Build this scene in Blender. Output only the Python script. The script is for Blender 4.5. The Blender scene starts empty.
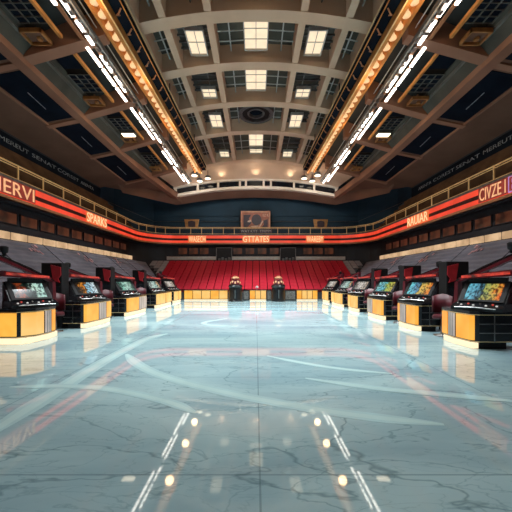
import bpy, bmesh, math, random
from mathutils import Vector, Matrix
random.seed(7)
SC = bpy.context.scene
COL = SC.collection
PI = math.pi
EYE = 2.0

# ------------------------------------------------------------------ materials
def _new(name):
    m = bpy.data.materials.new(name); m.use_nodes = True
    nt = m.node_tree; b = nt.nodes['Principled BSDF']
    return m, nt, b

def srgb(r, g, b):
    f = lambda c: (c/255/12.92) if c/255 <= .04045 else ((c/255+.055)/1.055)**2.4
    return (f(r), f(g), f(b), 1)

def pm(name, col, rough=.5, metal=0, var=.18, scale=6, bump=0, spec=.5):
    """procedural paint / metal / cloth: base colour broken up by noise"""
    m, nt, b = _new(name)
    n = nt.nodes.new('ShaderNodeTexNoise'); n.inputs['Scale'].default_value = scale
    n.inputs['Detail'].default_value = 4
    tc = nt.nodes.new('ShaderNodeTexCoord'); nt.links.new(tc.outputs['Object'], n.inputs['Vector'])
    r = nt.nodes.new('ShaderNodeValToRGB'); r.color_ramp.elements[0].position = .3; r.color_ramp.elements[1].position = .7
    r.color_ramp.elements[0].color = tuple(c*(1-var) for c in col[:3])+(1,)
    r.color_ramp.elements[1].color = tuple(min(1, c*(1+var)) for c in col[:3])+(1,)
    nt.links.new(n.outputs['Fac'], r.inputs['Fac']); nt.links.new(r.outputs['Color'], b.inputs['Base Color'])
    b.inputs['Roughness'].default_value = rough; b.inputs['Metallic'].default_value = metal
    b.inputs['Specular IOR Level'].default_value = spec
    if bump:
        bp = nt.nodes.new('ShaderNodeBump'); bp.inputs['Strength'].default_value = bump
        nt.links.new(n.outputs['Fac'], bp.inputs['Height']); nt.links.new(bp.outputs['Normal'], b.inputs['Normal'])
    return m

def em(name, col, strength, var=.15, scale=3, base=None):
    """a lit lamp, tube or backlit panel"""
    m, nt, b = _new(name)
    n = nt.nodes.new('ShaderNodeTexNoise'); n.inputs['Scale'].default_value = scale
    tc = nt.nodes.new('ShaderNodeTexCoord'); nt.links.new(tc.outputs['Object'], n.inputs['Vector'])
    r = nt.nodes.new('ShaderNodeValToRGB'); r.color_ramp.elements[0].position = .3; r.color_ramp.elements[1].position = .7
    r.color_ramp.elements[0].color = tuple(c*(1-var) for c in col[:3])+(1,)
    r.color_ramp.elements[1].color = col
    nt.links.new(n.outputs['Fac'], r.inputs['Fac']); nt.links.new(r.outputs['Color'], b.inputs['Emission Color'])
    b.inputs['Emission Strength'].default_value = strength
    b.inputs['Base Color'].default_value = base or (.03, .03, .03, 1); b.inputs['Roughness'].default_value = .4
    return m

def screen_mat(name, stops, seed, strength=1.0, scale=4.0, axis=0):
    """a lit display: a run of coloured areas, broken up, with dark figures over it"""
    m, nt, b = _new(name)
    N, L = nt.nodes, nt.links
    tc = N.new('ShaderNodeTexCoord'); sp = N.new('ShaderNodeSeparateXYZ'); L.new(tc.outputs['Generated'], sp.inputs[0])
    mp = N.new('ShaderNodeMapping'); mp.inputs['Scale'].default_value = (1.7, .55, .55); mp.inputs['Rotation'].default_value = (0, 0, .5)
    L.new(tc.outputs['Generated'], mp.inputs['Vector'])
    n = N.new('ShaderNodeTexNoise'); n.noise_dimensions = '4D'; n.inputs['W'].default_value = seed
    n.inputs['Scale'].default_value = scale; n.inputs['Detail'].default_value = 4; L.new(mp.outputs[0], n.inputs['Vector'])
    a = N.new('ShaderNodeMath'); a.operation = 'MULTIPLY_ADD'; a.inputs[1].default_value = .9
    sub = N.new('ShaderNodeMath'); sub.operation = 'SUBTRACT'; sub.inputs[1].default_value = .5
    L.new(n.outputs['Fac'], sub.inputs[0]); L.new(sub.outputs[0], a.inputs[0]); L.new(sp.outputs[axis], a.inputs[2])
    r = N.new('ShaderNodeValToRGB'); cr = r.color_ramp
    cr.elements[0].position = stops[0][0]; cr.elements[0].color = stops[0][1]
    cr.elements[1].position = stops[-1][0]; cr.elements[1].color = stops[-1][1]
    for p, c in stops[1:-1]:
        e = cr.elements.new(p); e.color = c
    L.new(a.outputs[0], r.inputs['Fac'])
    v = N.new('ShaderNodeTexNoise'); v.noise_dimensions = '4D'; v.inputs['W'].default_value = seed+9
    v.inputs['Scale'].default_value = scale*2; v.inputs['Detail'].default_value = 3; L.new(mp.outputs[0], v.inputs['Vector'])
    vr = N.new('ShaderNodeValToRGB'); vr.color_ramp.elements[0].position = .42; vr.color_ramp.elements[1].position = .54
    vr.color_ramp.elements[0].color = (.03, .04, .05, 1); vr.color_ramp.elements[1].color = (1, 1, 1, 1)
    L.new(v.outputs['Fac'], vr.inputs['Fac'])
    mx = N.new('ShaderNodeMix'); mx.data_type = 'RGBA'; mx.blend_type = 'MULTIPLY'; mx.inputs['Factor'].default_value = .85
    L.new(r.outputs['Color'], mx.inputs['A']); L.new(vr.outputs['Color'], mx.inputs['B'])
    L.new(mx.outputs['Result'], b.inputs['Emission Color']); b.inputs['Emission Strength'].default_value = strength
    b.inputs['Base Color'].default_value = (.01, .01, .012, 1); b.inputs['Roughness'].default_value = .15
    return m

def floor_mat():
    m, nt, b = _new('teal_white_marble')
    N, L = nt.nodes, nt.links
    tc = N.new('ShaderNodeTexCoord')
    def noise(scale, det, vec, dist=0):
        n = N.new('ShaderNodeTexNoise'); n.inputs['Scale'].default_value = scale; n.inputs['Detail'].default_value = det
        n.inputs['Distortion'].default_value = dist; L.new(vec, n.inputs['Vector']); return n
    mp = N.new('ShaderNodeMapping'); mp.inputs['Scale'].default_value = (.45, 1.25, 1); mp.inputs['Rotation'].default_value = (0, 0, .35)
    L.new(tc.outputs['Object'], mp.inputs['Vector'])
    cloud = noise(.55, 6, mp.outputs[0], .6)
    base = N.new('ShaderNodeValToRGB'); e = base.color_ramp.elements
    e[0].position = .32; e[0].color = (.32, .49, .55, 1); e[1].position = .68; e[1].color = (.55, .76, .78, 1)
    L.new(cloud.outputs['Fac'], base.inputs['Fac'])
    cur = base.outputs['Color']
    # veins: thin bands where a noise field crosses its middle value
    for sc, w, amt, col in ((.55, .006, .55, (.15, .27, .30, 1)), (1.3, .008, .42, (.18, .31, .36, 1)), (2.6, .010, .30, (.20, .34, .38, 1)), (.33, .004, .6, (.12, .22, .25, 1))):
        n = noise(sc, 6, mp.outputs[0], .5)
        s = N.new('ShaderNodeMath'); s.operation = 'SUBTRACT'; s.inputs[1].default_value = .5; L.new(n.outputs['Fac'], s.inputs[0])
        ab = N.new('ShaderNodeMath'); ab.operation = 'ABSOLUTE'; L.new(s.outputs[0], ab.inputs[0])
        mr = N.new('ShaderNodeMapRange'); mr.inputs['From Min'].default_value = 0; mr.inputs['From Max'].default_value = w
        mr.inputs['To Min'].default_value = amt; mr.inputs['To Max'].default_value = 0; L.new(ab.outputs[0], mr.inputs['Value'])
        mx = N.new('ShaderNodeMix'); mx.data_type = 'RGBA'; L.new(mr.outputs[0], mx.inputs['Factor'])
        L.new(cur, mx.inputs['A']); mx.inputs['B'].default_value = col; cur = mx.outputs['Result']
    # slab joints
    sp = N.new('ShaderNodeSeparateXYZ'); L.new(tc.outputs['Object'], sp.inputs[0])
    for out, off, per, w in ((0, .04, 4.0, .010), (1, -.02, 3.1, .010)):
        ad = N.new('ShaderNodeMath'); ad.operation = 'ADD'; ad.inputs[1].default_value = 100*per - off; L.new(sp.outputs[out], ad.inputs[0])
        pp = N.new('ShaderNodeMath'); pp.operation = 'PINGPONG'; pp.inputs[1].default_value = per/2; L.new(ad.outputs[0], pp.inputs[0])
        lt = N.new('ShaderNodeMath'); lt.operation = 'LESS_THAN'; lt.inputs[1].default_value = w; L.new(pp.outputs[0], lt.inputs[0])
        ml = N.new('ShaderNodeMath'); ml.operation = 'MULTIPLY'; ml.inputs[1].default_value = .5; L.new(lt.outputs[0], ml.inputs[0])
        mx = N.new('ShaderNodeMix'); mx.data_type = 'RGBA'; L.new(ml.outputs[0], mx.inputs['Factor'])
        L.new(cur, mx.inputs['A']); mx.inputs['B'].default_value = (.12, .2, .23, 1); cur = mx.outputs['Result']
    L.new(cur, b.inputs['Base Color'])
    b.inputs['Roughness'].default_value = .035
    b.inputs['IOR'].default_value = 2.0
    return m

def panel_amber(name, c0, c1, strength):
    m, nt, b = _new(name)
    N, L = nt.nodes, nt.links
    tc = N.new('ShaderNodeTexCoord')
    n = N.new('ShaderNodeTexNoise'); n.inputs['Scale'].default_value = 1.3; n.inputs['Detail'].default_value = 2
    L.new(tc.outputs['Object'], n.inputs['Vector'])
    r = N.new('ShaderNodeValToRGB'); r.color_ramp.elements[0].position = .35; r.color_ramp.elements[1].position = .65
    r.color_ramp.elements[0].color = c0; r.color_ramp.elements[1].color = c1
    L.new(n.outputs['Fac'], r.inputs['Fac']); L.new(r.outputs['Color'], b.inputs['Emission Color'])
    b.inputs['Emission Strength'].default_value = strength
    b.inputs['Base Color'].default_value = (.03, .025, .015, 1); b.inputs['Roughness'].default_value = .3
    return m

M = {}
M['floor'] = floor_mat()
M['streak_edge'] = pm('faint_floor_streak', (.52, .74, .755, 1), .05, 0, .12, .8)
M['streak'] = pm('pale_floor_streak', (.60, .81, .80, 1), .05, 0, .10, .8)
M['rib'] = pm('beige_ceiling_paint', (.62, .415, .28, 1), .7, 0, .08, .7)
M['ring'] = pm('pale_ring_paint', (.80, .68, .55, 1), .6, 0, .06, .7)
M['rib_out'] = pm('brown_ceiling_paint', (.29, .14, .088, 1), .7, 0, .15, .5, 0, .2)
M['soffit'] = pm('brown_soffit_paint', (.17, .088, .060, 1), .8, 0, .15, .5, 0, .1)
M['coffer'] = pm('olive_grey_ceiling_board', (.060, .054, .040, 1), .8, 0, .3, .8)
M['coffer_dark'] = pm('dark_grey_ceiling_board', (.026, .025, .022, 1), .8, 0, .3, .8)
M['slant'] = pm('grey_green_slanted_board', (.13, .12, .10, 1), .7, 0, .2, .8)
M['navy'] = pm('navy_black_panel', (.005, .009, .016, 1), .7, 0, .3, 1, 0, .05)
M['blue_wall'] = pm('dark_blue_wall_paint', (.017, .046, .072, 1), .8, 0, .2, .4)
M['dark_wall'] = pm('near_black_wall_paint', (.018, .021, .027, 1), .7, 0, .3, .6)
M['brown_deck'] = pm('brown_upper_deck', (.075, .038, .018, 1), .75, 0, .35, 1.2, 0, .2)
M['black'] = pm('gloss_black_lacquer', (.007, .008, .010, 1), .22, 0, .3, 5)
M['black_matte'] = pm('matte_black_paint', (.005, .005, .006, 1), .55, 0, .3, 5, 0, .3)
M['chrome'] = pm('brushed_steel', (.35, .34, .33, 1), .3, 1, .15, 9)
M['pale'] = pm('pale_painted_metal', (.42, .40, .37, 1), .5, 0, .12, 3)
M['greymetal'] = pm('grey_painted_steel', (.12, .12, .12, 1), .45, .4, .3, 4)
M['gold'] = pm('golden_painted_steel', (.90, .60, .28, 1), .45, .0, .15, 3)
M['orange_steel'] = pm('orange_painted_steel', (.62, .25, .06, 1), .5, .1, .22, 2.5)
M['copper'] = pm('copper_brown_steel', (.38, .17, .08, 1), .5, .2, .2, 2.5)
M['brass'] = pm('brass_sheet', (.50, .25, .09, 1), .4, .5, .25, 3)
M['grey_stand'] = pm('grey_stand_cover', (.15, .15, .175, 1), .85, 0, .22, .9, .1)
M['grey_seat'] = pm('grey_seat_plastic', (.30, .31, .32, 1), .6, 0, .2, 2)
M['red_seat'] = pm('red_seat_plastic', (.43, .008, .027, 1), .5, 0, .22, 1.5)
M['maroon'] = pm('dark_maroon_lacquer', (.14, .009, .017, 1), .3, 0, .35, 3)
M['chair_red'] = pm('dark_red_upholstery', (.085, .006, .012, 1), .45, 0, .35, 3)
M['red_gloss'] = pm('red_lacquer', (.42, .018, .025, 1), .3, 0, .3, 3)
M['concrete'] = pm('dark_concrete', (.05, .05, .055, 1), .8, 0, .3, 1)
M['print'] = pm('pale_red_print', (.60, .33, .33, 1), .8, 0, .5, 5)
M['speckle'] = pm('speckled_grey_panel', (.16, .15, .14, 1), .4, .2, .8, 16)
M['glass_dark'] = pm('dark_tinted_glass', (.010, .012, .016, 1), .08, 0, .2, 2)
M['suite'] = panel_amber('dim_lit_suite_window', (.030, .010, .008, 1), (.20, .055, .026, 1), .42)
M['led_red'] = em('red_led_strip', (1, .065, .025, 1), .95, .3, .8)
M['led_dark'] = pm('dark_maroon_channel', (.03, .003, .004, 1), .5, 0, .3, 2)
M['led_orange'] = em('orange_led_board', (1, .20, .05, 1), 1.05, .35, 2.5)
M['led_maroon'] = em('deep_red_led_board', (.34, .02, .012, 1), .8, .4, 2)
M['led_text'] = em('peach_led_lettering', (1, .50, .24, 1), 1.1, .3, 3)
M['led_violet'] = em('violet_led_board', (.62, .30, .72, 1), .8, .3, 3)
M['led_cream'] = em('cream_led_lettering', (1, .66, .34, 1), 1.25, .2, 3)
M['amber'] = panel_amber('amber_backlit_panel', (.97, .36, .025, 1), (1.0, .50, .07, 1), 1.05)
M['amber_pale'] = panel_amber('pale_amber_backlit_panel', (1.0, .50, .10, 1), (1.0, .62, .20, 1), 1.0)
M['white_panel'] = panel_amber('pale_grey_backlit_panel', (.52, .46, .42, 1), (.78, .66, .58, 1), .75)
M['plinth'] = em('warm_white_plinth_light', (1, .82, .52, 1), 1.25, .05)
M['cream_strip'] = panel_amber('cream_backlit_panel', (.56, .35, .19, 1), (.84, .56, .32, 1), .9)
M['skylight'] = em('cream_lit_skylight_pane', (1, .82, .56, 1), 1.1, .12, 2)
M['tube'] = em('white_fluorescent_tube', (1, .93, .82, 1), 5.0, .03)
M['bulb'] = em('amber_lamp_lens', (1, .62, .30, 1), 1.15, .35, 4)
M['flood'] = em('warm_floodlight_lens', (1, .84, .60, 1), 3.0, .08)
M['neon_red'] = em('red_neon_light', (1, .07, .035, 1), .9, .95, 5)
M['dot'] = em('small_white_indicator', (.9, .85, .8, 1), .8, .3)
M['banner_text'] = pm('pale_grey_banner_lettering', (.20, .22, .24, 1), .7, 0, .5, 4)
M['sign_art'] = pm('terracotta_sign_paint', (.42, .13, .07, 1), .5, 0, .35, 2)
M['sign_frame'] = pm('copper_sign_frame', (.62, .30, .17, 1), .5, 0, .2, 3)
M['sign_dark'] = pm('dark_plum_sign_paint', (.045, .025, .035, 1), .5, 0, .3, 2)
M['sign_pale'] = pm('pale_sign_paint', (.75, .52, .36, 1), .5, 0, .25, 3)
C_ = srgb
SCREENS = [
    screen_mat('screen_dark_green', [(.0, C_(10, 26, 22)), (.3, C_(150, 60, 20)), (.42, C_(20, 42, 34)), (.62, C_(18, 40, 34)), (.68, C_(190, 225, 205)), (1, C_(170, 215, 205))], 1.3),
    screen_mat('screen_orange_blue', [(.0, C_(16, 30, 34)), (.22, C_(60, 46, 24)), (.4, C_(225, 140, 40)), (.52, C_(60, 50, 40)), (.6, C_(150, 205, 225)), (1, C_(215, 232, 235))], 3.1),
    screen_mat('screen_mint', [(.0, C_(30, 44, 40)), (.3, C_(130, 190, 170)), (.6, C_(180, 215, 200)), (1, C_(80, 120, 100))], 5.7),
    screen_mat('screen_pale_mint', [(.0, C_(60, 70, 70)), (.35, C_(200, 220, 210)), (.7, C_(150, 190, 180)), (1, C_(220, 170, 120))], 8.2),
    screen_mat('screen_white', [(.0, C_(120, 110, 100)), (.5, C_(220, 215, 205)), (1, C_(170, 150, 130))], 2.2),
    screen_mat('screen_blue_yellow', [(.0, C_(110, 195, 215)), (.3, C_(90, 150, 175)), (.45, C_(40, 62, 60)), (.55, C_(165, 175, 95)), (.82, C_(205, 165, 70)), (1, C_(230, 105, 30))], 4.4),
    screen_mat('screen_cyan_orange', [(.0, C_(120, 215, 225)), (.35, C_(90, 140, 180)), (.5, C_(100, 130, 100)), (.66, C_(225, 185, 90)), (1, C_(225, 130, 50))], 6.6),
    screen_mat('screen_cyan_lime', [(.0, C_(150, 220, 215)), (.4, C_(90, 180, 200)), (.6, C_(150, 180, 80)), (1, C_(210, 190, 90))], 7.5),
]

# ------------------------------------------------------------------ mesh helper
class MB:
    def __init__(s): s.v = []; s.f = []
    def add(s, vs, fs):
        o = len(s.v); s.v += [tuple(v) for v in vs]; s.f += [tuple(i+o for i in f) for f in fs]; return s
    def box(s, x0, x1, y0, y1, z0, z1, b=0.0):
        if x1 < x0: x0, x1 = x1, x0
        if y1 < y0: y0, y1 = y1, y0
        if z1 < z0: z0, z1 = z1, z0
        if b > 0:
            b = min(b, (x1-x0)*.45, (y1-y0)*.45, (z1-z0)*.45)
            bm = bmesh.new()
            bmesh.ops.create_cube(bm, size=1)
            for v in bm.verts:
                v.co = Vector(((x0+x1)/2 + v.co.x*(x1-x0), (y0+y1)/2 + v.co.y*(y1-y0), (z0+z1)/2 + v.co.z*(z1-z0)))
            bmesh.ops.bevel(bm, geom=bm.edges[:], offset=b, segments=2, affect='EDGES', profile=.5)
            bm.verts.index_update()
            s.add([v.co[:] for v in bm.verts], [[v.index for v in f.verts] for f in bm.faces]); bm.free(); return s
        return s.add([(x, y, z) for z in (z0, z1) for y in (y0, y1) for x in (x0, x1)],
                     [(0, 2, 3, 1), (4, 5, 7, 6), (0, 1, 5, 4), (2, 6, 7, 3), (0, 4, 6, 2), (1, 3, 7, 5)])
    def prism(s, poly, a0, a1, axis):
        """poly of 2D points extruded along axis ('x': (y,z); 'y': (x,z); 'z': (x,y))"""
        def p(u, w, a): return {'x': (a, u, w), 'y': (u, a, w), 'z': (u, w, a)}[axis]
        n = len(poly)
        return s.add([p(u, w, a0) for u, w in poly]+[p(u, w, a1) for u, w in poly],
                     [tuple(range(n)), tuple(range(2*n-1, n-1, -1))]+[(i, (i+1) % n, n+(i+1) % n, n+i) for i in range(n)])
    def tube(s, pts, r, n=8):
        pts = [Vector(p) for p in pts]; rings = []
        for i, p in enumerate(pts):
            d = (pts[min(i+1, len(pts)-1)]-pts[max(i-1, 0)]).normalized()
            a = d.orthogonal().normalized() if abs(d.z) > .95 else d.cross(Vector((0, 0, 1))).normalized()
            bb = d.cross(a)
            rings.append([p+(a*math.cos(2*PI*k/n)+bb*math.sin(2*PI*k/n))*r for k in range(n)])
        vs = [v[:] for rg in rings for v in rg]; fs = []
        for i in range(len(rings)-1):
            for k in range(n): fs.append((i*n+k, i*n+(k+1) % n, (i+1)*n+(k+1) % n, (i+1)*n+k))
        fs += [tuple(range(n-1, -1, -1)), tuple((len(rings)-1)*n+k for k in range(n))]
        return s.add(vs, fs)
    def lathe(s, prof, c, n=24):
        vs = []; fs = []
        for r, z in prof:
            for k in range(n): vs.append((c[0]+r*math.cos(2*PI*k/n), c[1]+r*math.sin(2*PI*k/n), c[2]+z))
        m = len(prof)
        for i in range(m-1):
            for k in range(n): fs.append((i*n+k, i*n+(k+1) % n, (i+1)*n+(k+1) % n, (i+1)*n+k))
        fs += [tuple(range(n-1, -1, -1)), tuple((m-1)*n+k for k in range(n))]
        return s.add(vs, fs)
    def bar(s, p, q, w, h):
        """a rectangular bar from p to q, w wide (sideways), h tall, p,q on its centre line"""
        p, q = Vector(p), Vector(q); d = (q-p).normalized()
        a = d.cross(Vector((0, 0, 1)))
        a = (a.normalized() if a.length > 1e-3 else Vector((1, 0, 0)))*w/2; u = a.cross(d).normalized()*h/2
        vs = [e+sx*a+su*u for e in (p, q) for sx, su in ((-1, -1), (1, -1), (1, 1), (-1, 1))]
        return s.add([v[:] for v in vs], [(3, 2, 1, 0), (4, 5, 6, 7), (0, 1, 5, 4), (1, 2, 6, 5), (2, 3, 7, 6), (3, 0, 4, 7)])
    def sweep(s, prof, path):
        """prof: list of (offset outward, z) closed; path: list of (x,y,nx,ny)"""
        n = len(prof); vs = [(x+nx*o, y+ny*o, z) for x, y, nx, ny in path for o, z in prof]; fs = []
        for i in range(len(path)-1):
            for k in range(n): fs.append((i*n+k, i*n+(k+1) % n, (i+1)*n+(k+1) % n, (i+1)*n+k))
        fs += [tuple(range(n-1, -1, -1)), tuple((len(path)-1)*n+k for k in range(n))]
        return s.add(vs, fs)
    def build(s, name, mat, parent=None, smooth=False, fix=True):
        me = bpy.data.meshes.new(name); me.from_pydata(s.v, [], s.f); me.update()
        if fix:
            bm = bmesh.new(); bm.from_mesh(me); bmesh.ops.recalc_face_normals(bm, faces=bm.faces); bm.to_mesh(me); bm.free()
        if smooth:
            for p in me.polygons: p.use_smooth = True
        me.materials.append(mat)
        o = bpy.data.objects.new(name, me); COL.objects.link(o)
        if parent: o.parent = parent
        return o

def tag(o, label, cat, group=None):
    o['label'] = label; o['category'] = cat
    if group: o['group'] = group
    return o
def thing(name, label, cat, loc=(0, 0, 0), rz=0, group=None):
    o = bpy.data.objects.new(name, None); COL.objects.link(o); o.location = loc; o.rotation_euler = (0, 0, rz)
    o.empty_display_size = .2
    return tag(o, label, cat, group)
def struct(name, mb, mat, smooth=False):
    o = mb.build(name, mat, None, smooth); o['kind'] = 'structure'; return o
_trim = [0]
def trim(mb, mat):
    _trim[0] += 1; return struct('trim_%d' % _trim[0], mb, mat)
_win = [0]
def copy_of(src, parent=None, loc=None):
    c = src.copy(); COL.objects.link(c)
    if parent: c.parent = parent
    if loc is not None: c.location = loc
    return c
def lettering(txt, name, mat, parent, origin, right, up, height, width=None, depth=.01):
    """raised letters as a mesh: origin = lower left corner"""
    cu = bpy.data.curves.new('letters', 'FONT'); cu.body = txt; cu.size = 1; cu.extrude = .0; cu.resolution_u = 3
    tmp = bpy.data.objects.new('letters', cu); COL.objects.link(tmp)
    dg = bpy.context.evaluated_depsgraph_get(); me = bpy.data.meshes.new_from_object(tmp.evaluated_get(dg))
    bpy.data.objects.remove(tmp); bpy.data.curves.remove(cu)
    xs = [v.co.x for v in me.vertices]; ys = [v.co.y for v in me.vertices]
    x0, x1, y0, y1 = min(xs), max(xs), min(ys), max(ys)
    sy = height/(y1-y0); sx = sy if width is None else width/(x1-x0)
    R, U = Vector(right), Vector(up); Nn = R.cross(U)
    bm = bmesh.new(); bm.from_mesh(me)
    ret = bmesh.ops.extrude_face_region(bm, geom=bm.faces[:])
    for e in ret['geom']:
        if isinstance(e, bmesh.types.BMVert): e.co.z += 1
    for v in bm.verts:
        v.co = Vector(origin) + R*((v.co.x-x0)*sx) + U*((v.co.y-y0)*sy) + Nn*(v.co.z*depth)
    bmesh.ops.recalc_face_normals(bm, faces=bm.faces)
    bm.to_mesh(me); bm.free(); me.materials.clear(); me.materials.append(mat); me.name = name
    o = bpy.data.objects.new(name, me); COL.objects.link(o); o.parent = parent
    return o

# ------------------------------------------------------------------ the floor
f = MB().box(-9.6, 9.6, -4, 31.2, -.2, 0)
struct('floor', f, M['floor'])
_mk = [0]
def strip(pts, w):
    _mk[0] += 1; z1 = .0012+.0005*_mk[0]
    """a pale strip of width w through pts, 2 mm proud of the floor"""
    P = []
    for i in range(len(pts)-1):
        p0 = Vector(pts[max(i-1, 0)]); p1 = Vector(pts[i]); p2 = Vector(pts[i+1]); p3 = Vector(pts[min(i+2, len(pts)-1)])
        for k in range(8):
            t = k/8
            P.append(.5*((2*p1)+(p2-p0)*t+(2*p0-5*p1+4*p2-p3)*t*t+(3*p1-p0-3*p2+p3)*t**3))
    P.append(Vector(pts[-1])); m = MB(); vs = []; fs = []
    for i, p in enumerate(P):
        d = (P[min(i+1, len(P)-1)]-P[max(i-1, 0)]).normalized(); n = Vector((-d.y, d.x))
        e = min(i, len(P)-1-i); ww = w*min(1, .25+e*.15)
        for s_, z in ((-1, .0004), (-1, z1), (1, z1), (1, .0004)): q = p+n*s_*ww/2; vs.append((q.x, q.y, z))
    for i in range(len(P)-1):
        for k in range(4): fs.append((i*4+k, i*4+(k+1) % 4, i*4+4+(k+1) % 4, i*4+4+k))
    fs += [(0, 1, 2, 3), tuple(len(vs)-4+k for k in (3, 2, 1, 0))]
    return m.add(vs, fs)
for pts, w, lab in (  # thin pale strips laid over the marble, each with a paler core
    (((-3.45, 3.6), (-3.6, 5.5), (-3.75, 7.6), (-3.7, 10.2), (-3.3, 11.2)), .22, 'pale line running lengthwise on the left of the marble floor'),
    (((-3.5, 8.1), (-2.7, 7.0), (-1.75, 6.1), (-.3, 5.2), (1.3, 4.5), (2.6, 4.15)), .17, 'long pale curve running diagonally across the middle of the floor'),
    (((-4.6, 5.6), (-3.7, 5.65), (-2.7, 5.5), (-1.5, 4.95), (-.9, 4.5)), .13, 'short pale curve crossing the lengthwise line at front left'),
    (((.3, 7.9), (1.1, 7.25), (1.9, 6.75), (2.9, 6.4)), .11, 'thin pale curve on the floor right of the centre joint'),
    (((1.0, 6.1), (2.2, 5.55), (3.2, 5.25), (4.4, 4.9)), .14, 'pale curve at front right of the floor'),
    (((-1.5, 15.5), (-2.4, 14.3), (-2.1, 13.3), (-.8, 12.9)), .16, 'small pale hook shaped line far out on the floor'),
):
    fm_ = tag(strip(pts, w*1.7).build('floor_streak', M['streak_edge']), lab, 'floor marking')
    strip(pts, w*.8).build('pale_core', M['streak'], fm_)

# ------------------------------------------------------------------ the bowl: lower stands, walls
XS0, XS1, ZS0, ZS1 = 9.4, 13.5, 1.0, 4.2
YB0, YB1, ZB0 = 30.8, 37.3, .75
ROWS = 10; DY = (YB1-YB0)/ROWS; DZ = .335
def miter_y(ax): return YB0 + .2 + (ax-XS0)/(XS1-XS0)*(YB1-YB0-.9)
for s in (-1, 1):
    side = 'left' if s < 0 else 'right'
    th = thing('covered_stand', 'grey covered tiered stand along the %s side, behind the gaming counters' % side, 'stand')
    m = MB(); n = 12
    for k in range(n):      # tiers, each running back to the mitre with the far bank
        xa = XS0+(XS1-XS0)*k/n; xb = XS0+(XS1-XS0)*(k+1)/n
        z = ZS0+(ZS1-ZS0)*(k+.55)/n; zf = ZS0+(ZS1-ZS0)*k/n
        ya, yb = miter_y(xa), miter_y(xb)
        prof = [(xa, 0), (xa, zf), (xa+.06, z-.02), (xb, ZS0+(ZS1-ZS0)*(k+1)/n-.01), (xb, 0)]
        vs = [(s*x, -3, zz) for x, zz in prof]+[(s*x, (ya if x < xa+.1 else yb), zz) for x, zz in prof]
        m.add(vs, [(0, 1, 2, 3, 4), (9, 8, 7, 6, 5)]+[(i, (i+1) % 5, 5+(i+1) % 5, 5+i) for i in range(5)])
    m.build('tiers', M['grey_stand'], th)
    # seams of the cover running up the slope, and small prints
    for y in (5, 9.5, 14, 18, 22, 26, 29.5):
        MB().bar((s*(XS0+.15), y, ZS0+.18), (s*(XS1-.05), y+.9, ZS1+.04), .022, .025).build('cover_seam', M['black_matte'], th)
    for i, (yy, u) in enumerate(((17.4, .83), (22.5, .83), (27.7, .82))):
        xx = XS0+(XS1-XS0)*u; pr = MB(); rr = random.Random(i)
        for k in range(9):
            dx, dy = rr.uniform(-.42, .42), rr.uniform(-.5, .5); zz = ZS0+(ZS1-ZS0)*(xx+dx-XS0)/(XS1-XS0)+.08
            w = rr.uniform(.05, .14)
            pr.bar((s*(xx+dx-w), yy+dy, zz-w*.78), (s*(xx+dx+w), yy+dy+rr.uniform(-.1, .1), zz+w*.78), .09, .03)
        pr.build('printed_emblem', M['print'], th)['label'] = 'pale red printed emblem on grey cover'

# lit cream panels along the top of each side stand
for s in (-1, 1):
    side = 'left' if s < 0 else 'right'
    th = thing('lit_panel_rail', 'row of cream lit panels above the grey stand on the %s' % side, 'light panel')
    MB().box(s*13.56, s*13.72, -3, 34.0, 4.10, 4.68).build('backing', M['dark_wall'], th)
    y = -1.0
    while y < 32.6:
        MB().box(s*13.47, s*13.56, y+.07, y+1.19, 4.23, 4.63, .015).build('lit_panel', M['cream_strip'], th); y += 1.25
# concourse walls and suites
path_l = []
def wall_path(X, Y, r, y0=-3):
    """U-shaped path: left side, left corner, back, right corner, right side, with outward normals"""
    P = [(-X, y0+(Y-r-y0)*i/12, -1, 0) for i in range(13)]
    for k in range(1, 9):
        a = PI - (PI/2)*k/8; P.append((-X+r+r*math.cos(a), Y-r+r*math.sin(a), math.cos(a), math.sin(a)))
    P += [(-X+r+(2*X-2*r)*i/14, Y, 0, 1) for i in range(1, 15)]
    for k in range(1, 9):
        a = PI/2 - (PI/2)*k/8; P.append((X-r+r*math.cos(a), Y-r+r*math.sin(a), math.cos(a), math.sin(a)))
    P += [(X, Y-r+(y0-Y+r)*i/12, 1, 0) for i in range(1, 13)]
    return P
RX, RY, RR = 14.0, 38.5, 4.0
ring = wall_path(RX, RY, RR)
struct('wall_concourse', MB().sweep([(1.0, 3.6), (1.0, 6.54), (1.3, 6.54), (1.3, 3.6)], ring), M['dark_wall'])
struct('ceiling_concourse', MB().sweep([(.33, 6.50), (.33, 6.74), (1.4, 6.74), (1.4, 6.62), (1.0, 6.55)], ring), M['dark_wall'])
# suite windows, dim reddish
def window(cx, cy, nx, ny, w, z0, z1):
    _win[0] += 1; tx, ty = -ny, nx
    r = thing('window_%d' % _win[0], 'dim reddish suite window', 'window', (cx, cy, 0), math.atan2(ty, tx))
    for k in ('label', 'category'): del r[k]
    r['kind'] = 'structure'
    fm = MB()
    for (a, b, c, d) in ((-w/2, w/2, z1-.06, z1), (-w/2, w/2, z0, z0+.05), (-w/2, -w/2+.07, z0, z1), (w/2-.07, w/2, z0, z1)): fm.box(a, b, -.02, .06, c, d)
    fm.build('window_frame', M['dark_wall'], r)
    MB().box(-w/2+.07, w/2-.07, .0, .03, z0+.05, z1-.06).build('pane', M['suite'], r)
for s in (-1, 1):
    for k in range(11):
        window(s*14.99, 16.3+1.75*k, s, 0, 1.55, 5.40, 6.16)
for x in (-9.6, -8.2, -6.8, -2.4, -.8, .8, 2.4, 6.8, 8.2, 9.6):
    window(x, 39.44, 0, 1, 1.25, 5.35, 6.25)

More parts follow.
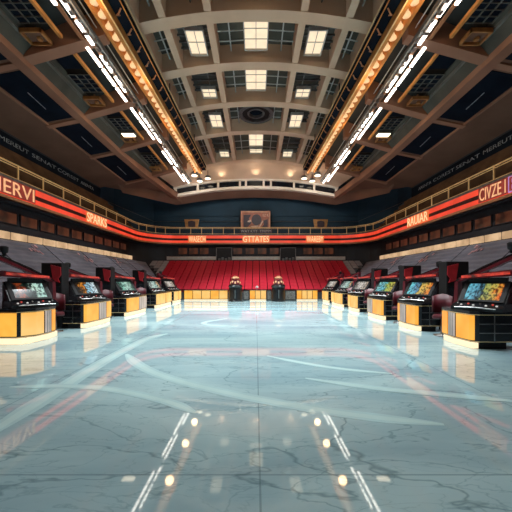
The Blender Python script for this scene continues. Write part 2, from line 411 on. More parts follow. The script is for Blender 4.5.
# ------------------------------------------------------------------ far bank of seats
bank = MB()
for k in range(ROWS):
    y0, y1 = YB0+DY*k, YB0+DY*(k+1); z = ZB0+DZ*k
    # each tier is as wide as the mitre allows
    ax = max(9.3, min(13.4, XS0+(y0-YB0-.25)/(YB1-YB0-.9)*(XS1-XS0)-.05))
    bank.box(-ax, ax, y0, y1 + .02, 0, z-.02)
bank.box(-13.4, 13.4, YB1, 39.3, 0, 4.28)
struct('floor_bank', bank, M['concrete'])
def seat_mesh(name, mat, w):
    m = MB()
    prof = [(.06, 0), (.06, .40), (-.22, .30), (-.235, .325), (.40, .655), (.405, .62), (.16, .46), (.14, 0)]
    m.prism(prof, -w/2, w/2, 'x')
    o = m.build(name, mat); return o
CW = .795
proto = seat_mesh('stadium_seat', M['red_seat'], CW-.075)
tag(proto, 'red moulded seat in the rising red bank behind the far counters', 'seat', 'red seats of the far bank')
first = True
for k in range(ROWS):
    for c in range(27):
        x = (c-13)*CW
        if YB0+DY*k < miter_y(abs(x)+.42)+.15 and abs(x) > 8.6: continue
        loc = (x, YB0+DY*k+.22, ZB0+DZ*k-.015)
        if first: proto.location = loc; first = False
        else: copy_of(proto, None, loc)
gp = seat_mesh('stadium_seat', M['grey_seat'], CW-.15); first = True
for s in (-1, 1):
    for c in range(4):
        x = 13.55*CW+.35+c*.72
        for k in range(ROWS):
            y = YB0+DY*k+.34
            if y < miter_y(x)+.75 or x > 13.2: continue
            z = ZB0+DZ*k-.015
            if first: o = gp; first = False
            else: o = copy_of(gp)
            o.location = (s*x, y, z)
            side = 'left' if s < 0 else 'right'
            tag(o, 'grey moulded seat in the corner bank %s of the red seats' % side, 'seat', 'grey seats of the %s corner bank' % side)
# pale ledges and the press boxes above the bank
for xa, xb, lab in ((-11.2, -5.0, 'pale ledge above the left part of the red seats'), (-3.0, 3.0, 'pale ledge above the middle of the red seats'), (5.0, 11.2, 'pale ledge above the right part of the red seats')):
    tag(MB().box(xa, xb, 37.6, 37.95, 4.52, 4.95, .03).build('ledge', M['pale']), lab, 'ledge')
for s in (-1, 1):
    side = 'left' if s < 0 else 'right'
    th = thing('press_box', 'dark framed press box above the red seats, %s of centre' % side, 'booth', (s*4.0, 37.5, 4.30))
    MB().box(-.98, .98, .12, .9, .0, 1.75).build('booth_body', M['black_matte'], th)
    fr = MB()
    for a in ((-1.0, 1.0, -.1, .12, 0, .12), (-1.0, 1.0, 0, .12, 1.70, 1.76), (-1.0, -.92, 0, .12, .14, 1.66), (.92, 1.0, 0, .12, .14, 1.66)): fr.box(*a)
    fr.build('booth_frame', M['greymetal'], th)
    for k in range(4):
        MB().box(-.75+.42*k, -.45+.42*k, -.02, .08, .16, .42+.12*(k % 2), .02).build('monitor', M['greymetal'], th)

# ------------------------------------------------------------------ LED ribbon, railing, upper deck
th = thing('led_ribbon_board', 'long red LED ribbon board running round the hall below the railing', 'LED board')
MB().sweep([(.0, 6.60), (.0, 7.74), (.30, 7.74), (.30, 6.60)], ring).build('housing', M['led_dark'], th)
MB().sweep([(-.05, 7.34), (-.05, 7.70), (.01, 7.70), (.01, 7.34)], ring).build('upper_light_strip', M['led_red'], th)
MB().sweep([(-.05, 6.78), (-.05, 7.06), (.01, 7.06), (.01, 6.78)], ring).build('lower_light_strip', M['led_red'], th)
MB().sweep([(-.10, 6.58), (-.10, 6.74), (.0, 6.78), (.0, 6.58)], ring).build('lower_ledge', M['copper'], th)
MB().sweep([(-.06, 7.72), (-.06, 7.86), (.35, 7.86), (.35, 7.72)], ring).build('upper_ledge', M['greymetal'], th)
def message(txt, p, q, board, letters):
    """message panel from p to q (plan points, left to right as read)"""
    p, q = Vector((p[0], p[1], 0)), Vector((q[0], q[1], 0)); d = (q-p).normalized(); n = Vector((d.y, -d.x, 0))
    m = MB(); vs = []
    for e in (p, q):
        for o in (.055, .10):
            for z in (6.80, 7.68): vs.append((e+n*o+Vector((0, 0, z)))[:])
    m.add(vs, [(0, 1, 3, 2), (4, 6, 7, 5), (0, 4, 5, 1), (2, 3, 7, 6), (0, 2, 6, 4), (1, 5, 7, 3)])
    pn = m.build('message_panel', board, th)
    L = (q-p).length
    lettering(txt, 'lettering', letters, pn, (p+d*.10+n*.10+Vector((0, 0, 6.86)))[:], d[:], (0, 0, 1), .76, L-.2, .02)
# left side is read from the near end, right side from the far end
message('IERVI', (-14, 16.1), (-14, 18.9), M['led_maroon'], M['led_text'])
message('SPARKS', (-14, 24.6), (-14, 28.0), M['led_orange'], M['led_cream'])
message('WASECH', (-8.7, 38.5), (-6.4, 38.5), M['led_orange'], M['led_cream'])
message('GTTATES', (-1.75, 38.5), (1.75, 38.5), M['led_orange'], M['led_cream'])
message('WAREBY', (6.4, 38.5), (8.7, 38.5), M['led_orange'], M['led_cream'])
message('RAUIAR', (14, 27.6), (14, 24.2), M['led_orange'], M['led_cream'])
message('CIVZE I', (14, 18.75), (14, 16.6), M['led_maroon'], M['led_text'])
message('E', (14, 16.55), (14, 15.8), M['led_violet'], M['led_maroon'])

rail = thing('guard_railing', 'golden guard railing running round the upper deck above the red board', 'railing')
rp = [(x, y, nx, ny) for x, y, nx, ny in ring]
for z, r in ((8.76, .045), (8.62, .03)):
    MB().tube([(x+nx*.12, y+ny*.12, z) for x, y, nx, ny in rp], r, 6).build('handrail', M['gold'], rail)
MB().tube([(x+nx*.12, y+ny*.12, 7.95) for x, y, nx, ny in rp], .03, 6).build('bottom_rail', M['gold'], rail)
posts = []
for s in (-1, 1):
    y = 13.6
    while y < 34.5: posts.append((s*RX, y, s, 0)); y += 2.1
for k in range(15): posts.append((-9.8+1.4*k, RY, 0, 1))
for s in (-1, 1):
    for k in (1.5, 3, 4.5, 6): a = (PI - PI/2*k/8) if s < 0 else PI/2*k/8; posts.append((s*(RX-RR)+RR*math.cos(a), RY-RR+RR*math.sin(a), math.cos(a), math.sin(a)))
for x, y, nx, ny in posts:
    MB().box(-.035, .035, -.035, .035, 7.86, 8.75).build('post', M['gold'], rail).location = (x+nx*.12, y+ny*.12, 0)
# upper deck: side slopes up to the banner walls, flat walk behind the far rail
struct('floor_upper_deck', MB().sweep([(.30, 7.70), (.30, 7.84), (3.2, 7.84), (3.2, 7.70)], ring), M['brown_deck'])
for s in (-1, 1):
    side = 'left' if s < 0 else 'right'
    th = thing('upper_stand', 'brown sloping upper stand behind the railing on the %s' % side, 'stand')
    m = MB(); n = 7
    for k in range(n):
        xa = 14.45+1.15*k/n; xb = 14.45+1.15*(k+1)/n; z = 7.86+2.3*(k+1)/n
        yend = 36.0 - 5.5*(k/n)
        m.box(s*xa, s*(xb+.01), -3, yend, 7.845, z)
    m.build('tiers', M['brown_deck'], th)
    mm = MB()
    mm.tube([(s*15.62, -3, 10.18), (s*15.62, 30, 10.18), (s*15.0, 33.5, 9.0), (s*14.5, 36.2, 8.0)], .05, 6)
    mm.build('top_rail', M['copper'], th)
    struct('wall_%s' % side, MB().box(s*15.66, s*15.9, -4, 30.2, 3.5, 12.2), M['dark_wall'])
    ban = thing('wall_banner', 'dark banner with pale lettering high on the %s wall' % side, 'banner')
    MB().box(s*15.60, s*15.66, -3, 30.1, 10.25, 11.15).build('banner_board', M['navy'], ban)
    for i, (ya, yb, t) in enumerate(((14.2, 17.0, 'RIVATERI ON'), (18.2, 20.6, 'MEREUT'), (20.9, 23.4, 'SENAT'), (23.6, 26.4, 'COREST'), (26.7, 28.8, 'ARENTA'))):
        if s < 0: lettering(t, 'lettering', M['banner_text'], ban, (-15.60, ya, 10.6), (0, 1, 0), (0, 0, 1), .26, yb-ya, .01)
        else: lettering(t, 'lettering', M['banner_text'], ban, (15.60, yb, 10.6), (0, -1, 0), (0, 0, 1), .26, yb-ya, .01)
# blue rear wall
bp_ = [(-15.7, 30.1), (-17.5, 31.2), (-17.5, 37), (-14, 41), (14, 41), (17.5, 37), (17.5, 31.2), (15.7, 30.1)]
m = MB()
for i in range(len(bp_)-1):
    (xa, ya), (xb, yb) = bp_[i], bp_[i+1]
    d = Vector((xb-xa, yb-ya, 0)).normalized(); nrm = Vector((-d.y, d.x, 0))*.2
    m.add([(xa, ya, 3.4), (xb, yb, 3.4), (xb, yb, 16.4), (xa, ya, 16.4), (xa+nrm.x, ya+nrm.y, 3.4), (xb+nrm.x, yb+nrm.y, 3.4), (xb+nrm.x, yb+nrm.y, 16.4), (xa+nrm.x, ya+nrm.y, 16.4)],
          [(0, 1, 2, 3), (7, 6, 5, 4), (0, 4, 5, 1), (3, 2, 6, 7), (0, 3, 7, 4), (1, 5, 6, 2)])
struct('wall_back', m, M['blue_wall'])
pp = MB().tube([(-17.3, 33, 11.4), (-17.2, 36.9, 10.9), (-13.9, 40.9, 10.7), (13.9, 40.9, 10.7), (17.2, 36.9, 10.9), (17.3, 33, 11.4)], .035, 6)
trim(pp, M['blue_wall'])
trim(MB().tube([(-17.3, 32, 11.0), (-13.85, 40.86, 9.95), (13.85, 40.86, 9.95), (17.3, 32, 11.0)], .03, 6), M['greymetal'])

# the scoreboard-like sign behind the centre of the railing, and two small ones
sg = thing('emblem_sign', 'large framed terracotta emblem sign standing behind the railing at centre', 'sign', (-.05, 39.6, 7.84))
MB().box(-1.80, 1.80, 0, .16, .72, 3.12).build('board', M['sign_art'], sg)
fr = MB()
for a in ((-1.95, 1.95, -.06, .18, 3.08, 3.26), (-1.95, 1.95, -.06, .18, .58, .76), (-1.95, -1.76, -.06, .18, .76, 3.08), (1.76, 1.95, -.06, .18, .76, 3.08)): fr.box(*a)
fr.build('frame', M['sign_frame'], sg)
for x in (-1.4, 1.4): MB().box(x-.06, x+.06, .02, .14, 0, .60).build('leg', M['copper'], sg)
def disc(cx, cz, rx, rz, y0, y1, n=28): return MB().prism([(cx+rx*math.cos(2*PI*k/n), cz+rz*math.sin(2*PI*k/n)) for k in range(n)], y0, y1, 'y')
disc(.12, 2.10, .66, .72, -.05, 0).build('emblem_disc', M['sign_dark'], sg)
MB().prism([(-1.6, 2.75), (-.6, 2.75), (-.9, 2.25), (-.55, 1.7), (-1.0, 1.2), (-1.6, 1.0)], -.03, 0, 'y').build('emblem_field', M['sign_dark'], sg)
MB().prism([(1.6, 2.2), (1.0, 2.0), (1.1, 1.5), (.6, .85), (1.6, .85)], -.03, 0, 'y').build('emblem_field', M['sign_dark'], sg)
MB().bar((.42, -.07, 1.0), (.95, -.07, 1.95), .03, .16).build('emblem_streak', M['sign_pale'], sg)
MB().prism([(-1.05, 1.95), (-.65, 2.1), (-.55, 1.9), (-.75, 1.78), (-1.05, 1.8)], -.07, -.03, 'y').build('emblem_mark', M['sign_pale'], sg)
MB().prism([(-.75, 1.25), (-.2, 1.1), (.4, 1.2), (.3, 1.35), (-.3, 1.3)], -.07, 0, 'y').build('emblem_scroll', M['sign_pale'], sg)
lettering('EZ K', 'lettering', M['sign_pale'], sg, (.95, -.0, 2.55), (1, 0, 0), (0, 0, 1), .32, .75, .03)
bn = thing('railing_banner', 'small dark banner with white lettering hung on the railing under the emblem sign', 'banner', (0, 38.5, 0))
MB().box(-2.1, 2.1, .02, .07, 8.0, 8.58).build('banner_board', M['sign_dark'], bn)
lettering('WAY KYY  YMIMM', 'lettering', M['pale'], bn, (-1.95, .02, 8.1), (1, 0, 0), (0, 0, 1), .36, 3.9, .01)
for cx, lab in ((-8.75, 'small tan framed sign on the dark blue wall, left of the emblem sign'), (8.8, 'small tan framed sign on the dark blue wall, right of the emblem sign')):
    t = thing('wall_sign', lab, 'sign', (cx, 40.9, 0))
    MB().prism([(-1.0, 10.25), (1.0, 10.25), (.82, 9.1), (-.82, 9.1)], -.10, .10, 'y').build('sign_board', M['brass'], t)
    MB().prism([(-.5, 9.95), (.0, 10.08), (.5, 9.95), (.5, 9.25), (.15, 9.15), (-.45, 9.25)], -.13, -.10, 'y').build('sign_figure', M['sign_dark'], t)

# ------------------------------------------------------------------ ceiling: central vault
def zc(x): return EYE + 13.7 - .72*(x/6.1)**2
RIBS = [11.4, 15.3, 18.95, 23.1, 27.6, 34.2]
def arch(y0, y1, zlo, zhi, x0=-6.2, x1=6.2, n=24, fn=zc):
    m = MB(); vs = []; fs = []
    for i in range(n+1):
        x = x0+(x1-x0)*i/n; z = fn(x)
        vs += [(x, y0, z+zlo), (x, y1, z+zlo), (x, y1, z+zhi), (x, y0, z+zhi)]
    for i in range(n):
        for k in range(4): fs.append((i*4+k, i*4+(k+1) % 4, i*4+4+(k+1) % 4, i*4+4+k))
    fs += [(0, 1, 2, 3), tuple(n*4+k for k in (3, 2, 1, 0))]
    return m.add(vs, fs)
struct('ceiling', arch(-3, 34.6, 1.15, 1.35), M['coffer'])
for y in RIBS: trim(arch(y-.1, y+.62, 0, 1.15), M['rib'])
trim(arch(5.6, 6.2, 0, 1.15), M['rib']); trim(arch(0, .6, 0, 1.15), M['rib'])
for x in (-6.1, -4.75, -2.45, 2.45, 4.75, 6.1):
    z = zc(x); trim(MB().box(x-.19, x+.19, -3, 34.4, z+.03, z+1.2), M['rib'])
# thin cross battens in the coffers (pale rods)
rods = MB()
for i in range(len(RIBS)-1):
    ya, yb = RIBS[i]+.62, RIBS[i+1]-.1
    for x in (-1.55, 1.55, -5.4, 5.4):
        rods.bar((x, ya, zc(x)+.75), (x, yb, zc(x)+.75), .07, .06)
    for u in (.25, .5, .75):
        y = ya+(yb-ya)*u
        for xa, xb in ((-2.26, -.75), (.75, 2.26), (-5.9, -4.95), (4.95, 5.9)):
            rods.bar((xa, y, zc(xa)+.8), (xb, y, zc(xb)+.8), .05, .05)
trim(rods, M['pale'])
# dark louvred boxes in the side bays
for i in range(len(RIBS)-1):
    ya, yb = RIBS[i]+.62, RIBS[i+1]-.1
    for s in (-1, 1):
        m = MB(); xm = s*3.6; z = zc(xm)
        m.box(s*2.66, s*4.54, ya+.03, yb-.03, z+1.0, z+1.12); trim(m, M['coffer_dark'])
        lv = MB(); 
        for k in range(5):
            y = ya+(yb-ya)*(k+.7)/6
            lv.box(s*2.66, s*4.54, y, y+.05, z+.6, z+.72)
        lv.box(s*3.3, s*3.36, ya, yb, z+.6, z+.7)
        tag(lv.build('ceiling_louvre', M['greymetal']), 'dark louvre grid in ceiling bay %s, %s side' % (['before the first rib', 'of the nearest full row', 'of the second row', 'beside the round vent', 'of the farthest row'][i], 'left' if s < 0 else 'right'), 'louvre', 'louvre grids of the vault')
# skylights
rown = ['nearest', 'second', 'third', 'farthest']
def skylight(x0, x1, y0, y1, dz, lab, cut=1):
    xm = (x0+x1)/2; z = zc(xm)+dz
    t = thing('skylight', lab, 'skylight', (xm, (y0+y1)/2, z), 0, 'cream skylights of the vault')
    w, d = (x1-x0)/2, (y1-y0)/2
    MB().box(-w, w, -d, d, .0, .05).build('pane', M['skylight'], t)
    b = MB(); 
    for a in ((-w-.06, -w, -d-.06, d+.06), (w, w+.06, -d-.06, d+.06), (-w, w, -d-.06, -d), (-w, w, d, d+.06)): b.box(a[0], a[1], a[2], a[3], -.12, .10)
    b.box(-.02, .02, -d, d, -.03, 0)
    for k in range(1, cut+1): y = -d+2*d*k/(cut+1); b.box(-w, w, y-.02, y+.02, -.03, 0)
    b.build('frame', M['pale'], t)
skylight(-.66, .66, 16.3, 18.55, .62, 'cream glowing skylight at the centre of the nearest ceiling row', 2)
skylight(-.70, .70, 20.1, 22.5, .62, 'cream glowing skylight at the centre of the second ceiling row', 2)
skylight(-.68, .68, 29.3, 31.9, .62, 'longer cream skylight at the centre, beyond the round vent')
skylight(-.66, .66, 32.6, 33.7, .62, 'short cream skylight at the centre, last before the far arch')
for s in (-1, 1):
    side = 'left' if s < 0 else 'right'
    for i, (y0, y1) in enumerate(((16.7, 18.5), (21.8, 22.85), (25.2, 27.3), (32.4, 33.9))):
        skylight(min(s*3.0, s*3.95), max(s*3.0, s*3.95), y0, y1, .50, 'cream glowing skylight in the %s ceiling row, %s of centre' % (rown[i], side))
skylight(-.9, .9, 12.6, 14.6, .62, 'cream skylight overhead before the first full ceiling row')
# round vent
zv = zc(0)+.45
v = thing('round_ceiling_vent', 'large dark round vent in the centre of the ceiling vault', 'vent', (0, 25.7, zv))
def annulus(r0, r1, z0, z1, n=36):
    m = MB(); vs = []; fs = []
    for k in range(n):
        c, s_ = math.cos(2*PI*k/n), math.sin(2*PI*k/n)
        vs += [(r0*c, r0*s_, z0), (r1*c, r1*s_, z0), (r1*c, r1*s_, z1), (r0*c, r0*s_, z1)]
    for k in range(n):
        for q in range(4): fs.append((k*4+q, k*4+(q+1) % 4, ((k+1) % n)*4+(q+1) % 4, ((k+1) % n)*4+q))
    return m.add(vs, fs)
annulus(1.18, 1.5, 0, .5).build('outer_ring', M['greymetal'], v)
annulus(.72, 1.18, .12, .5).build('inner_ring', M['black_matte'], v)
annulus(.60, .74, .06, .5).build('rim', M['greymetal'], v)
MB().lathe([(.62, .30), (.62, .50)], (0, 0, 0)).build('duct', M['navy'], v)
# cove behind the last rib and the ring band
m = MB(); vs = []; fs = []; n = 28
def zr(x): return EYE + 11.4 - 1.15*(x/10)**2
cov = lambda x, t: (x*(1+.45*t), 34.5+2.7*t, (zc(x)+.6)*(1-t)+(zr(x*1.45)+1.0)*t + .5*math.sin(PI*t))
for i in range(n+1):
    x = -6.2+12.4*i/n
    for k in range(7): vs.append(cov(x, k/6))
    for k in range(6, -1, -1): p = cov(x, k/6); vs.append((p[0], p[1], p[2]+.15))
for i in range(n):
    for k in range(14): fs.append((i*14+k, i*14+(k+1) % 14, i*14+14+(k+1) % 14, i*14+14+k))
fs += [tuple(range(14)), tuple(n*14+k for k in range(13, -1, -1))]
struct('ceiling_cove', MB().add(vs, fs), M['rib'])
for s in (-1, 1):
    m = MB(); q = [(6.95, 31.0, 14.05), (10.3, 30.6, 12.9), (9.95, 36.7, 13.3), (9.1, 37.0, 13.65), (7.1, 36.2, 14.35)]
    m.add([(s*a, b, c) for a, b, c in q]+[(s*a, b, c+.12) for a, b, c in q], [(0, 1, 2, 3, 4), (9, 8, 7, 6, 5)]+[(i, (i+1) % 5, 5+(i+1) % 5, 5+i) for i in range(5)])
    struct('ceiling_cove_%s' % ('left' if s < 0 else 'right'), m, M['rib'])
def ringy(x): return 37.3 - .035*(x*x)/10
def band(z0, z1, d0, d1, x0=-10.1, x1=10.1, n=32):
    m = MB(); vs = []; fs = []
    for i in range(n+1):
        x = x0+(x1-x0)*i/n; z = zr(x); y = ringy(x)
        vs += [(x, y+d0, z+z0), (x, y+d1, z+z0), (x, y+d1, z+z1), (x, y+d0, z+z1)]
    for i in range(n):
        for k in range(4): fs.append((i*4+k, i*4+(k+1) % 4, i*4+4+(k+1) % 4, i*4+4+k))
    fs += [(0, 1, 2, 3), tuple(n*4+k for k in (3, 2, 1, 0))]
    return m.add(vs, fs)
trim(band(-.10, .24, -.2, .35), M['ring']); trim(band(.96, 1.2, -.2, .35), M['ring'])
_win[0] += 1
o = struct('window_%d' % _win[0], band(.2, 1.0, .12, .2), M['glass_dark'])
mul = MB()
for x in (-9.9, -7.2, -4.7, -2.0, -1.25, .95, 1.85, 4.7, 7.2, 9.9): mul.box(x-.13, x+.13, ringy(x)-.1, ringy(x)+.3, zr(x)+.1, zr(x)+1.05)
trim(mul, M['ring'])
# brown soffit behind the band, down to the rear wall edge, and over the side coffers
m = MB(); vs = []; fs = []; n = 36
for i in range(n+1):
    x = -14+28*i/n; ax = abs(x)
    ya = ringy(x)+.2 if ax < 10 else 36.2-(ax-10)*1.5
    za = zr(max(-10, min(10, x)))-.0 if ax < 10 else zr(10)-(ax-10)*.12
    yb = 39.2-.6*(ax/8)**2 if ax < 10 else 38.3-(ax-10)*1.7
    zb = EYE+10.75-.012*ax*ax if ax < 10 else EYE+9.55-(ax-10)*.10
    vs += [(x, ya, za), (x, yb, zb), (x, yb, zb+.25), (x, ya, za+.25)]
for i in range(n):
    for k in range(4): fs.append((i*4+k, i*4+(k+1) % 4, i*4+4+(k+1) % 4, i*4+4+k))
fs += [(0, 1, 2, 3), tuple(n*4+k for k in (3, 2, 1, 0))]
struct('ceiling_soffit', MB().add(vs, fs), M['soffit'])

# ------------------------------------------------------------------ ceiling: outer bays
def zo(ax):     # underside of the outer ribs
    return EYE + (11.15-(ax-7.6)*.28 if ax < 11 else 10.2-(ax-11)*.20)
ORIBS = [5.2, 9.9, 14.1, 19.0, 23.9, 30.2]
for s in (-1, 1):
    side = 'left' if s < 0 else 'right'
    # vertical face between the vault and the lower outer bays (behind the trusses)
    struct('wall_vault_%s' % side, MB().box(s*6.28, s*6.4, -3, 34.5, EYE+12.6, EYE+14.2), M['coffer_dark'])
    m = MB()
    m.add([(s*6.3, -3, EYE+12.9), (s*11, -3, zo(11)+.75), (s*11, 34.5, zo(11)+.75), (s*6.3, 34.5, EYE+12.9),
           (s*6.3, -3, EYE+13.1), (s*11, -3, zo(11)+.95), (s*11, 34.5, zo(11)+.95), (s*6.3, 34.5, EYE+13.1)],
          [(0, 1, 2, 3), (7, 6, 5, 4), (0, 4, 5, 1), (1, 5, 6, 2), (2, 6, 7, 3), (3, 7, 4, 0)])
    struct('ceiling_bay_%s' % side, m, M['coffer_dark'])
    # outermost ceiling
    m = MB()
    prof = [(10.9, zo(11)+.02), (13.2, zo(13.2)+.02), (15.75, EYE+9.28), (15.75, EYE+9.5), (10.9, zo(11)+.3)]
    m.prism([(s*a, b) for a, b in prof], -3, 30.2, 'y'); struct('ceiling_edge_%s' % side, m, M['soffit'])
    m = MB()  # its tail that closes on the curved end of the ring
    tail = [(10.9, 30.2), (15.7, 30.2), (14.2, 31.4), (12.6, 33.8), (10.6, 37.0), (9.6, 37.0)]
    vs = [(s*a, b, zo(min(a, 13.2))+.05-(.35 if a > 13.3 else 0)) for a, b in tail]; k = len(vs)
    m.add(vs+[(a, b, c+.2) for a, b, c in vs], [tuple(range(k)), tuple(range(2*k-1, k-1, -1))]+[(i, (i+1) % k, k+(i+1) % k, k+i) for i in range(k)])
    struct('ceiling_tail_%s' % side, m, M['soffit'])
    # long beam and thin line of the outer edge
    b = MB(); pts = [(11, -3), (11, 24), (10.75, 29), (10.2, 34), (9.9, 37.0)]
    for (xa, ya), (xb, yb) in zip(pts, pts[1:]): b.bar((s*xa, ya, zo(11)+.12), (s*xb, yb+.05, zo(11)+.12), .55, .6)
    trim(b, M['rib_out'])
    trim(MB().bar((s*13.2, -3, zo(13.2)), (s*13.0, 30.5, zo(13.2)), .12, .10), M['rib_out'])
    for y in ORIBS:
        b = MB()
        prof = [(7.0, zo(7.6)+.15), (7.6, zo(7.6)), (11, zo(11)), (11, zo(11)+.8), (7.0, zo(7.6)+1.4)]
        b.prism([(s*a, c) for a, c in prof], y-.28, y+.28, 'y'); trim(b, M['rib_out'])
        trim(MB().bar((s*11, y, zo(11)+.03), (s*13.2, y+.0, zo(13.2)+.0), .34, .22), M['rib_out'])
    for i in range(len(ORIBS)-1):
        ya, yb = ORIBS[i]+.28, ORIBS[i+1]-.28; L = yb-ya
        bay = ['overhead', 'nearest', 'second', 'third', 'farthest'][i]
        # slanted grey board and pale batten
        m = MB(); m.add([(s*10.72, ya, zo(11)+.15), (s*10.1, ya, zo(10.1)+.62), (s*10.1, yb, zo(10.1)+.62), (s*10.72, yb, zo(11)+.15),
                         (s*10.75, ya, zo(11)+.2), (s*10.13, ya, zo(10.1)+.68), (s*10.13, yb, zo(10.1)+.68), (s*10.75, yb, zo(11)+.2)],
                        [(0, 1, 2, 3), (7, 6, 5, 4), (0, 4, 5, 1), (1, 5, 6, 2), (2, 6, 7, 3), (3, 7, 4, 0)])
        trim(m, M['coffer'])
        trim(MB().bar((s*10.3, ya, zo(10.3)+.42), (s*10.3, yb-.3, zo(10.3)+.42), .16, .10), M['slant'])
        # navy recess, grille, brass box along the bay
        navy = MB().box(s*9.0, s*10.0, ya+L*.05, ya+L*(.22 if i == 3 else .30), zo(9.5)+.42, zo(9.5)+.48)
        trim(navy, M['navy'])
        g = thing('ceiling_grille', 'dark ceiling grille with thin bars, %s bay of the %s outer ceiling' % (bay, side), 'grille', (s*9.45, ya+L*(.42 if i == 3 else .55), zo(9.5)+.30), 0, 'outer ceiling grilles')
        MB().box(-.62, .62, -L*.17, L*.17, .08, .12).build('backing', M['navy'], g)
        bars = MB()
        for k in range(5): y = -L*.17+L*.34*k/4; bars.box(-.62, .62, y-.012, y+.012, .03, .08)
        for k in range(4): x = -.62+1.24*k/3; bars.box(x-.012, x+.012, -L*.17, L*.17, .0, .08)
        bars.build('bars', M['slant'], g)
        bx = thing('brass_light_box', 'open brass light box, %s bay of the %s outer ceiling' % (bay, side), 'light fitting', (s*9.75, ya+L*.86, zo(9.75)+.02), 0, 'brass light boxes')
        bf = MB(); w, d = .48, .40
        for a in ((-w, w, -d, -d+.07), (-w, w, d-.07, d), (-w, -w+.07, -d, d), (w-.07, w, -d, d)): bf.box(a[0], a[1], a[2], a[3], .12, .30)
        bf.build('frame', M['brass'], bx)
        MB().box(-w+.07, w-.07, -d+.07, d-.07, .25, .29).build('reflector', M['soffit'], bx)
        MB().lathe([(.10, .14), (.13, .20), (.1, .26)], (.1, .1, 0), 12).build('lamp', M['brass'], bx)
        MB().box(-.04, .04, -.04, .04, .29, .62).build('hanger', M['copper'], bx)
        # orange rail
        r = MB().bar((s*8.75, ya+.05, zo(8.75)+.1), (s*8.75, yb-.35, zo(8.75)+.1), .13, .16)
        tag(r.build('ceiling_rail', M['orange_steel']), 'orange steel rail, %s bay of the %s outer ceiling' % (bay, side), 'rail', 'orange ceiling rails')
        # navy panel outside the long beam
        cp = thing('ceiling_panel', 'navy black recessed panel, %s beyond the long beam of the %s ceiling' % (bay, side), 'ceiling panel', (0, 0, 0), 0, 'navy ceiling panels')
        m = MB(); z0, z1 = zo(11.4)-.02, zo(12.9)-.02
        m.add([(s*11.35, ya+.1, z0), (s*12.95, ya+.1, z1), (s*12.95, yb-.1, z1), (s*11.35, yb-.1, z0),
               (s*11.35, ya+.1, z0+.05), (s*12.95, ya+.1, z1+.05), (s*12.95, yb-.1, z1+.05), (s*11.35, yb-.1, z0+.05)],
              [(0, 1, 2, 3), (7, 6, 5, 4), (0, 4, 5, 1), (1, 5, 6, 2), (2, 6, 7, 3), (3, 7, 4, 0)])
        m.build('panel', M['navy'], cp)
        MB().bar((s*12.1, ya+L*.35, zo(12.1)-.05), (s*12.2, ya+L*.7, zo(12.2)-.05), .03, .03).build('light_slot', M['banner_text'], cp)
    fl = thing('floodlight', 'bright warm floodlight in the third bay of the %s outer ceiling' % side, 'floodlight', (s*9.42, 22.2, zo(9.42)+.05))
    hs = MB().box(-.5, .5, -.26, .26, .05, .35, .04).build('housing', M['greymetal'], fl)
    MB().box(-.44, .44, -.24, .24, 0, .05).build('lens', M['flood'], hs)
    MB().box(-.05, .05, -.05, .05, .35, .85).build('bracket', M['greymetal'], fl)

